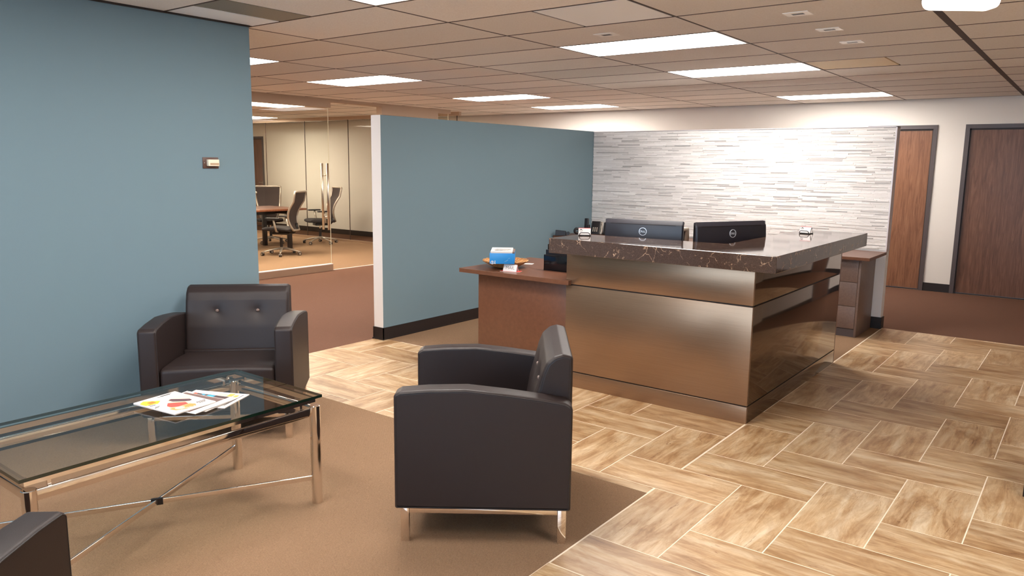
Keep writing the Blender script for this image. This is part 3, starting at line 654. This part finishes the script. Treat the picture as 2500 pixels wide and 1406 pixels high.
t = MB().box(-.05, .05, -.035, .035, 0, .0012).build('paper_slip', M['paper'], None, (-3.735, 5.11, ZD), (0, 0, R(20))); tag(t, 'white paper slip lying behind the basket', 'paper')
t = thing('file_holder', 'black file holder on the side desk against the reception desk', 'file holder', (-3.23, 4.90, ZD))
MB().box(-.19, .20, 0, .006, 0, .122, ch=.002).box(-.19, .20, .05, .056, 0, .20, ch=.002).box(-.19, .20, 0, .056, 0, .004).box(-.19, -.186, 0, .056, 0, .122).box(.196, .20, 0, .056, 0, .122).box(.05, .056, -.002, .03, 0, .122).build('pocket', M['blackgloss'], t)
MB().box(-.18, .19, .012, .045, .005, .16).build('folder_stack', M['black'], t)

# thermostat on the blue wall
t = thing('thermostat', 'ivory thermostat on a brown plate on the tall blue wall', 'thermostat', (-4.70, 2.866, 1.586))
MB().box(0, .006, -.056, .056, -.036, .036, ch=.001).build('plate', M['plate'], t)
MB().box(.006, .030, -.030, .048, -.021, .022, ch=.002).build('cover', M['ivory'], t)
MB().box(.030, .031, -.018, .044, -.013, -.001).build('scale_window', M['ivory2'], t); MB().tube([(.006, -.046, 0), (.009, -.046, 0)], .0035, 8).build('screw', M['chrome'], t)

# dark cabinet just entering the frame at the right
t = thing('side_cabinet', 'black cabinet barely entering the photo at the right edge', 'cabinet', (-.152, 4.378, 0))
MB().box(0, .55, 0, .4, .012, .72, ch=.003).build('body', M['black'], t); MB().box(.01, .54, .01, .39, 0, .012).build('plinth', M['steel'], t)

# ---------------------------------------------------------------- armchairs
AW, AT = .838, .10
def make_armchair():
    t = thing('armchair', '', 'armchair')
    arm = fillet([(-.022, .155), (.722, .155), (.722, .610), (.690, .630), (.60, .645), (.44, .666), (.28, .682), (.117, .677), (.004, .667), (-.022, .652)], [.012, .012, .03, 0, 0, 0, 0, 0, .02, .02])
    for s in (-1, 1):
        a, b = (AW/2-AT, AW/2) if s > 0 else (-AW/2, -AW/2+AT)
        f = MB(); loft(f, arm, a, b, .014, 1, 5); p = f.build('arm', M['leather'], t)
        sm = MB(); ins = inset(arm, .009)
        for x in (a+.0015, b-.0015): MB().tube([(x, y, z) for y, z in ins], .0026, 5, closed=True).build('piping', M['seam'], p)
    bx_ = AW/2-AT-.002
    prof = [(.725, .40), (.725, .802), (.680, .812), (.646, .802), (.612, .772), (.592, .722), (.578, .664), (.55, .56), (.525, .40)]
    prof = fillet(prof, [.01, .022, .02, .03, .04, .04, .05, .05, .02], 5)
    # denser front edge for the button dimples
    dn = []
    for i, p in enumerate(prof):
        q_ = prof[(i+1) % len(prof)]; n = max(1, int(math.dist(p, q_)/.012))
        dn += [(p[0]+(q_[0]-p[0])*k/n, p[1]+(q_[1]-p[1])*k/n) for k in range(n)]
    BT = [(-.125, .655), (.125, .655)]
    def warp(p):
        if p.y < .70:
            for bx2, bz in BT:
                d2 = ((p.x-bx2)**2+(p.z-bz)**2); r_ = math.sqrt(d2)
                p = Vector((p.x, p.y+.016*math.exp(-r_/.022)+.006*math.exp(-d2/.0045), p.z))
        return p
    f = MB(); loft(f, dn, -bx_, bx_, .018, 56, 5, warp); bk_ = f.build('backrest', M['leather'], t)
    sm = MB(); ins = inset(prof, .011)
    for x in (-bx_+.002, bx_-.002): MB().tube([(x, y, z) for y, z in ins], .0026, 5, closed=True).build('piping', M['seam'], bk_)
    for bx2, bz in BT:
        MB().lathe([(0.0001, .006), (.006, .005), (.0105, .001), (.011, -.004)], 16, mx=Matrix.Translation((bx2, .578+.006, bz)) @ Matrix.Rotation(PI/2+.15, 4, 'X')).build('button', M['button'], bk_)
    sp = fillet([(-.012, .17), (.56, .17), (.56, .40), (.30, .425), (.03, .436), (-.012, .425)], [.01, .01, .02, 0, .03, .03])
    f = MB(); loft(f, sp, -bx_+.001, bx_-.001, .022, 12, 5, lambda p: Vector((p.x, p.y, p.z+(.008*(1-(p.x/bx_)**2) if p.z > .4 else 0)))); f.build('seat', M['leather'], t)
    MB().box(-bx_, bx_, .5, .715, .16, .42, ch=.004).box(-bx_, bx_, -.005, .6, .155, .18, ch=.004).build('lower_body', M['leather'], t)
    xo, xi = AW/2-.02, AW/2-.058
    for s in (-1, 1):
        for y0, y1 in ((0, .036), (.668, .705)):
            MB().box(min(s*xo, s*xi), max(s*xo, s*xi), y0, y1, 0.002, .155, ch=.002).box(min(s*xo, s*xi)+.002, max(s*xo, s*xi)-.002, y0+.002, y1-.002, 0, .003).build('leg', M['chrome'], t)
    rl = MB()
    for s in (-1, 1): rl.box(min(s*xo, s*xi), max(s*xo, s*xi), .037, .667, .13, .155, ch=.002)
    for y0, y1 in ((.002, .034), (.67, .703)): rl.box(-xi, xi, y0, y1, .13, .155, ch=.002)
    rl.build('base_rail', M['chrome'], t)
    return t
c1 = make_armchair(); c1.location = (-3.90, 2.362, 0); c1.rotation_euler = (0, 0, R(45.5))
c1['label'] = 'dark brown leather armchair facing the viewer beside the blue wall'; c1['group'] = 'dark leather armchairs'
c2 = copy_tree(c1); c2.location = (-2.466, 2.483, 0); c2.rotation_euler = (0, 0, R(-53.45)); c2['label'] = 'dark brown leather armchair seen from its side in front of the desk'
c3 = copy_tree(c1); c3.location = (-2.442, .538, 0); c3.rotation_euler = (0, 0, R(-138.7)); c3['label'] = 'dark brown leather armchair cut off at the bottom left corner'

# ---------------------------------------------------------------- glass coffee table
T = thing('coffee_table', 'rectangular glass coffee table on a chrome tube frame', 'table')
gx0, gx1, gy0, gy1 = -3.48, -2.792, .94, 2.213
lx0, lx1, ly0, ly1 = -3.468, -2.815, .975, 2.187
top = MB(); r_ = 0
top.add([(gx0, gy0, .53), (gx1, gy0, .53), (gx1, gy1, .53), (gx0, gy1, .53)], [(0, 1, 2, 3)])
vs = [(gx0, gy0), (gx1, gy0), (gx1, gy1), (gx0, gy1)]
for k in range(4):
    a, b = vs[k], vs[(k+1) % 4]; top.add([(*a, .517), (*b, .517), (*b, .5298), (*a, .5298)], [(0, 1, 2, 3)], 1)
top.build('glass_top', [M['glass_top'], M['glass_edge']], T)
fr = MB(); i_ = .022
fr.box(gx0+i_, gx1-i_, gy0+i_, gy0+i_+.012, .494, .517); fr.box(gx0+i_, gx1-i_, gy1-i_-.012, gy1-i_, .494, .517)
fr.box(gx0+i_, gx0+i_+.012, gy0+i_+.012, gy1-i_-.012, .494, .517); fr.box(gx1-i_-.012, gx1-i_, gy0+i_+.012, gy1-i_-.012, .494, .517)
fr.build('upper_frame', M['chrome'], T)
for x in (lx0, lx1):
    for y in (ly0, ly1):
        l_ = MB().cyl(x, y, 0, .477, .0248, 28).cyl(x, y, .477, .480, .0248, 28, r1=.0225).build('leg', M['chrome'], T)
rl = MB()
for x in (lx0, lx1): rl.box(x-.006, x+.006, ly0+.024, ly1-.024, .432, .472, ch=.001)
for y in (ly0, ly1): rl.box(lx0+.024, lx1-.024, y-.006, y+.006, .432, .472, ch=.001)
rl.build('side_rail', M['chrome'], T)
ps = MB()
for x in (lx0, lx1):
    for y, s in ((ly0, 1), (ly1, -1)):
        xx = x+(.02 if x == lx0 else -.02)*0; ps.box(x-.006+(.015 if x == lx0 else -.015), x+.006+(.015 if x == lx0 else -.015), y+s*.07-.006, y+s*.07+.006, .470, .496)
        sx = 1 if x == lx0 else -1; ps.box(x+sx*.07-.006, x+sx*.07+.006, y+s*.016-.006, y+s*.016+.006, .470, .496)
ps.build('glass_support', M['chrome'], T)
def bar(p, q, w2, h2, mb):
    p, q = Vector(p), Vector(q); d = (q-p); ln_ = d.length; a = math.atan2(d.y, d.x)
    mb.box(0, ln_, -w2/2, w2/2, -h2/2, h2/2, mx=Matrix.Translation(p) @ Matrix.Rotation(a, 4, 'Z') , ch=.001)
cb = MB(); bar((lx1, ly1, .125), (lx0, ly0, .125), .010, .022, cb); cb.build('cross_brace', M['chrome'], T)
cb = MB(); bar((lx0, ly1, .125+.0), (lx1, ly0, .125), .010, .022, cb); cb.build('cross_brace', M['chrome'], T)
MB().box(-.024, .024, -.008, .008, -.014, .014, mx=Matrix.Translation(((lx0+lx1)/2, (ly0+ly1)/2, .125)) @ Matrix.Rotation(R(60), 4, 'Z')).build('cross_clamp', M['black'], T)

# magazines on the glass
def magazine(x, y, z, rz, th, label, art, hl=.275, wd=.208, mt='paper'):
    t = thing('magazine', label, 'magazine', (x, y, z), rz, 'magazines fanned out on the glass table')
    n = 10
    def curl(u, v_): return .002*max(0, (-u/hl*2))**2
    pg = MB(); vs = []; 
    for zz in (0, th):
        for a in range(n+1):
            for b in (-.5, .5): u = -hl/2+hl*a/n; vs.append((u, b*wd, zz+(curl(u, b) if zz else curl(u, b)*.0)))
    k = 2*(n+1); fs = []
    for a in range(n): fs += [(2*a, 2*a+2, 2*a+3, 2*a+1)[::-1], (k+2*a, k+2*a+2, k+2*a+3, k+2*a+1), (2*a, 2*a+2, k+2*a+2, k+2*a), (2*a+1, k+2*a+1, k+2*a+3, 2*a+3)]
    fs += [(0, k, k+1, 1), (2*n, 2*n+1, k+2*n+1, k+2*n)]
    pg.add(vs, fs); pg.build('pages', M['paper'], t)
    for nm, col, poly in art:
        key = 'print_%d_%d_%d' % col
        if key not in M: M[key] = mat(key.replace('print', 'cover_ink'), col, .35)
        # densify so the print follows the curl
        pr = MB(); d_ = []
        for i in range(len(poly)):
            p, q_ = Vector(poly[i]), Vector(poly[(i+1) % len(poly)]); m2 = max(1, int((q_-p).length/.03)); d_ += [p+(q_-p)*s/m2 for s in range(m2)]
        pr.add([(p.x, p.y, th+curl(p.x, 0)+.0004+.00012*art.index((nm, col, poly))) for p in d_], [list(range(len(d_)))]); pr.build(nm, M[key], t)
    return t
def el(cx, cy, rx, ry, n=16, a0=0): return [(cx+rx*math.cos(2*PI*k/n)*math.cos(a0)-ry*math.sin(2*PI*k/n)*math.sin(a0), cy+rx*math.cos(2*PI*k/n)*math.sin(a0)+ry*math.sin(2*PI*k/n)*math.cos(a0)) for k in range(n)]
def rc(x0, x1, y0, y1): return [(x0, y0), (x1, y0), (x1, y1), (x0, y1)]
ZG = .5302
art3 = [('cover_band', (226, 172, 88), rc(.085, .105, -.095, -.045)), ('cover_band', (226, 172, 88), rc(.085, .105, -.035, .035)), ('cover_band', (226, 172, 88), rc(.085, .105, .045, .075)), ('cover_band', (226, 172, 88), rc(.05, .078, .05, .09)), ('cover_photo', (172, 178, 196), rc(-.02, .072, -.10, .042)), ('cover_photo', (238, 206, 168), rc(-.0, .045, .05, .085)), ('title_bar', (60, 52, 60), rc(.118, .121, -.08, .09))]
art2 = [('cover_photo', (88, 70, 66), rc(-.13, .13, -.10, .10)), ('cover_photo', (70, 168, 206), rc(-.06, -.025, .055, .095)), ('cover_photo', (70, 168, 206), rc(-.01, .03, .055, .095)), ('cover_photo', (250, 244, 238), rc(-.125, -.09, .055, .098)), ('cover_band', (222, 92, 56), rc(-.088, -.07, .055, .095)), ('cover_band', (184, 40, 40), rc(.03, .07, -.03, .01)), ('cover_band', (250, 222, 40), el(.075, .02, .030, .022)), ('cover_photo', (120, 70, 40), el(.072, .018, .016, .010)), ('title_bar', (220, 206, 204), rc(.103, .132, -.10, .10))]
art1 = [('cover_photo', (250, 214, 178), [(-.06, .104), (-.02, .104), (.02, .06), (.02, .0), (.0, -.03), (-.05, .0), (-.075, .06)]), ('cover_photo', (250, 210, 170), [(-.01, .03), (.055, .045), (.10, -.0), (.11, -.05), (.06, -.07), (.02, -.05)]),
        ('figure_shorts', (98, 70, 74), [(-.055, .02), (.01, .068), (.03, .066), (.036, .05), (.024, .03), (-.015, -.0), (-.045, -.0)]), ('figure_top', (240, 84, 72), [(-.015, -.025), (.008, .0), (.035, .028), (.066, .018), (.065, -.03), (.05, -.055), (.02, -.055)]),
        ('figure_hair', (208, 150, 84), [(.068, .02), (.09, .035), (.115, .02), (.118, -.035), (.10, -.07), (.065, -.075), (.058, -.055), (.075, -.04)]), ('figure_face', (252, 216, 176), el(.086, -.04, .017, .022)), ('cover_block', (252, 206, 60), [(-.12, -.07), (-.07, -.02), (-.045, -.05), (-.06, -.10), (-.10, -.10)]), ('cover_block', (236, 120, 50), rc(-.09, -.06, -.075, -.045))]
m3 = magazine(-3.118, 1.84, ZG, R(26), .003, 'magazine with orange and grey cover blocks, lowest at the right of the fan', art3)
m2 = magazine(-3.12, 1.775, ZG+.0052, R(19), .003, 'dark photo cover magazine in the middle of the fan', art2, .28)
m1 = magazine(-3.135, 1.685, ZG+.0156, R(8), .005, 'white cover magazine with a red printed figure, topmost of the fan', art1)
pink = mat('pale_pink_print', (246, 196, 200), .4)
text('title_letter', 'FITNESS', .042, pink, m1, Matrix.Translation((.118, 0, .0058)) @ Matrix.Rotation(-PI/2, 4, 'Z'), .0002)
lt = MB()
for (x, y0, y1) in [(.075, .05, .09), (.085, .045, .088), (.095, .05, .08), (-.12, .0, .06), (-.125, .02, .07), (-.01, -.09, -.07), (-.04, -.095, -.07), (-.055, -.09, -.075), (.0, -.1, -.08)]:
    y = y0
    while y < y1: d_ = random.uniform(.003, .008); lt.box(x, x+.004, y, y+d_, .0054+.002*max(0, -x/.1375)**2, .0061+.002*max(0, -x/.1375)**2); y += d_+.002
lt.build('cover_line', M['blackink'], m1)['kind'] = 'stuff'
m2b = magazine(-3.105, 1.738, ZG+.0104, R(14), .003, 'dark striped magazine edge showing under the topmost one', [('cover_photo', (120, 96, 90), rc(-.13, .10, -.10, .10)), ('title_bar', (236, 222, 216), rc(.104, .132, -.10, .10))])

# ---------------------------------------------------------------- conference room furniture
def make_office_chair():
    t = thing('office_chair', '', 'office chair')
    # base: five star
    bs = MB()
    for k in range(5):
        a = R(18+72*k); c, s = math.cos(a), math.sin(a)
        bs.tube([(c*.03, s*.03, .115), (c*.15, s*.15, .10), (c*.27, s*.27, .075), (c*.32, s*.32, .066)], [.024, .019, .015, .012], 8, flat=.8)
    bs.cyl(0, 0, .085, .14, .04); bs.build('star_base', M['silver'], t)
    for k in range(5):
        a = R(18+72*k); mx = Matrix.Translation((math.cos(a)*.325, math.sin(a)*.325, .029)) @ Matrix.Rotation(a+.5*k, 4, 'Z')
        cs = MB()
        for s in (-1, 1): cs.cyl(0, 0, s*.012-.008, s*.012+.008, .029, 14, mi=0, mx=mx @ Matrix.Rotation(PI/2, 4, 'X')); cs.cyl(0, 0, s*.021-.002, s*.021+.002, .019, 12, mi=1, mx=mx @ Matrix.Rotation(PI/2, 4, 'X'))
        cs.box(-.026, .022, -.010, .010, .0, .036, mi=1, mx=mx); cs.build('caster', [M['black'], M['silver']], t)
    MB().cyl(0, 0, .13, .30, .026, 16).build('column', M['black'], t); MB().cyl(0, 0, .28, .40, .014, 12).build('gas_lift', M['chrome'], t)
    MB().box(-.1, .1, -.12, .14, .36, .41, ch=.012).build('tilt_mechanism', M['black'], t)
    sp = fillet([(-.25, .42), (.24, .41), (.24, .46), (.1, .475), (-.18, .485), (-.26, .46)], .02); f = MB()
    loft(f, sp, -.245, .245, .03, 8, 5, lambda p: Vector((p.x*(1-.10*max(0, -p.y)/.26), p.y, p.z+.015*(p.x/.245)**2))); f.build('seat', M['seatfab'], t)
    # curved back: mesh surface inside a light frame
    def bp(u, v_):                         # u -1..1, v 0..1
        wd = .13+.10*math.sin(v_*PI*.5)**.7+.02*v_; z = .44+.66*v_
        y = .265-.08*math.sin(PI*min(1, v_/.75))+.11*v_**1.5
        return Vector((u*wd, y-.05*(u*u)*(.6+.3*v_)+.03, z))
    ms = MB(); nu, nv = 10, 12; vs = [bp(-1+2*i/nu, j/nv) for j in range(nv+1) for i in range(nu+1)]; vs2 = [p+Vector((0, .008, 0)) for p in vs]
    fs = [(j*(nu+1)+i, j*(nu+1)+i+1, (j+1)*(nu+1)+i+1, (j+1)*(nu+1)+i) for j in range(nv) for i in range(nu)]
    ms.add(vs, fs, 0, True); ms.add(vs2, [f_[::-1] for f_ in fs], 0, True); ms.build('back_mesh', M['mesh'], t)
    ring = [bp(-1+2*i/nu, 0) for i in range(nu+1)]+[bp(1, j/nv) for j in range(1, nv+1)]+[bp(1-2*i/nu, 1) for i in range(1, nu+1)]+[bp(-1, 1-j/nv) for j in range(1, nv)]
    fm = MB(); fm.tube([p+Vector((0, .008, 0)) for p in ring], .02, 8, closed=True); fm.build('back_frame', M['silver'], t)
    sp_ = MB(); sp_.tube([(0, .08, .39), (0, .22, .40), (0, .29, .46), (0, .285, .56)], [.03, .03, .028, .02], 8); sp_.build('back_spine', M['black'], t)
    for s in (-1, 1):
        a_ = MB(); a_.tube([(s*.20, .03, .42), (s*.275, .03, .43), (s*.285, .01, .52), (s*.29, -.01, .635)], [.016, .02, .02, .022], 8, flat=.7); a_.build('arm_post', M['silver'], t)
        MB().box(s*.29-.04, s*.29+.04, -.14, .11, .635, .662, ch=.010).build('arm_pad', M['black'], t)
    return t
o1 = make_office_chair(); o1.location = (-11.2, 8.1, 0); o1.rotation_euler = (0, 0, R(-58)); o1['label'] = 'mesh office chair with its back to the glass, pushed in at the table'; o1['group'] = 'mesh chairs in the conference room'
for loc, rz, lb in [((-12.275, 9.80, 0), -20, 'mesh office chair at the table end beside the glass door handle'), ((-11.05, 7.02, 0), -48, 'mesh office chair cut off by the blue wall edge, nearest the glass'), ((-13.05, 9.2, 0), 60, 'mesh office chair facing the viewer across the conference table'), ((-13.2, 7.9, 0), 90, 'mesh office chair across the table, mostly behind the blue wall')]:
    c = copy_tree(o1); c.location = loc; c.rotation_euler = (0, 0, R(rz)); c['label'] = lb
t = thing('conference_table', 'long walnut conference table with black legs behind the glass', 'table')
MB().box(-12.95, -11.80, 5.6, 9.12, .712, .745, ch=.003).build('table_top', M['tabletop'], t)
for x in (-12.72, -11.95):
    for y in (5.9, 8.83): MB().box(x-.035, x+.035, y-.035, y+.035, 0, .712, ch=.003).build('leg', M['black'], t)
MB().box(-12.72, -11.95, 8.80, 8.86, .64, .712).box(-12.37, -12.31, 5.9, 8.8, .62, .712).build('apron', M['black'], t)
# chair behind the reception desk
t = copy_tree(o1); t.location = (-2.98, 6.02, 0); t.rotation_euler = (0, 0, R(200)); t['label'] = 'black office chair behind the left desk monitor'; t['group'] = 'office chair at the reception desk'
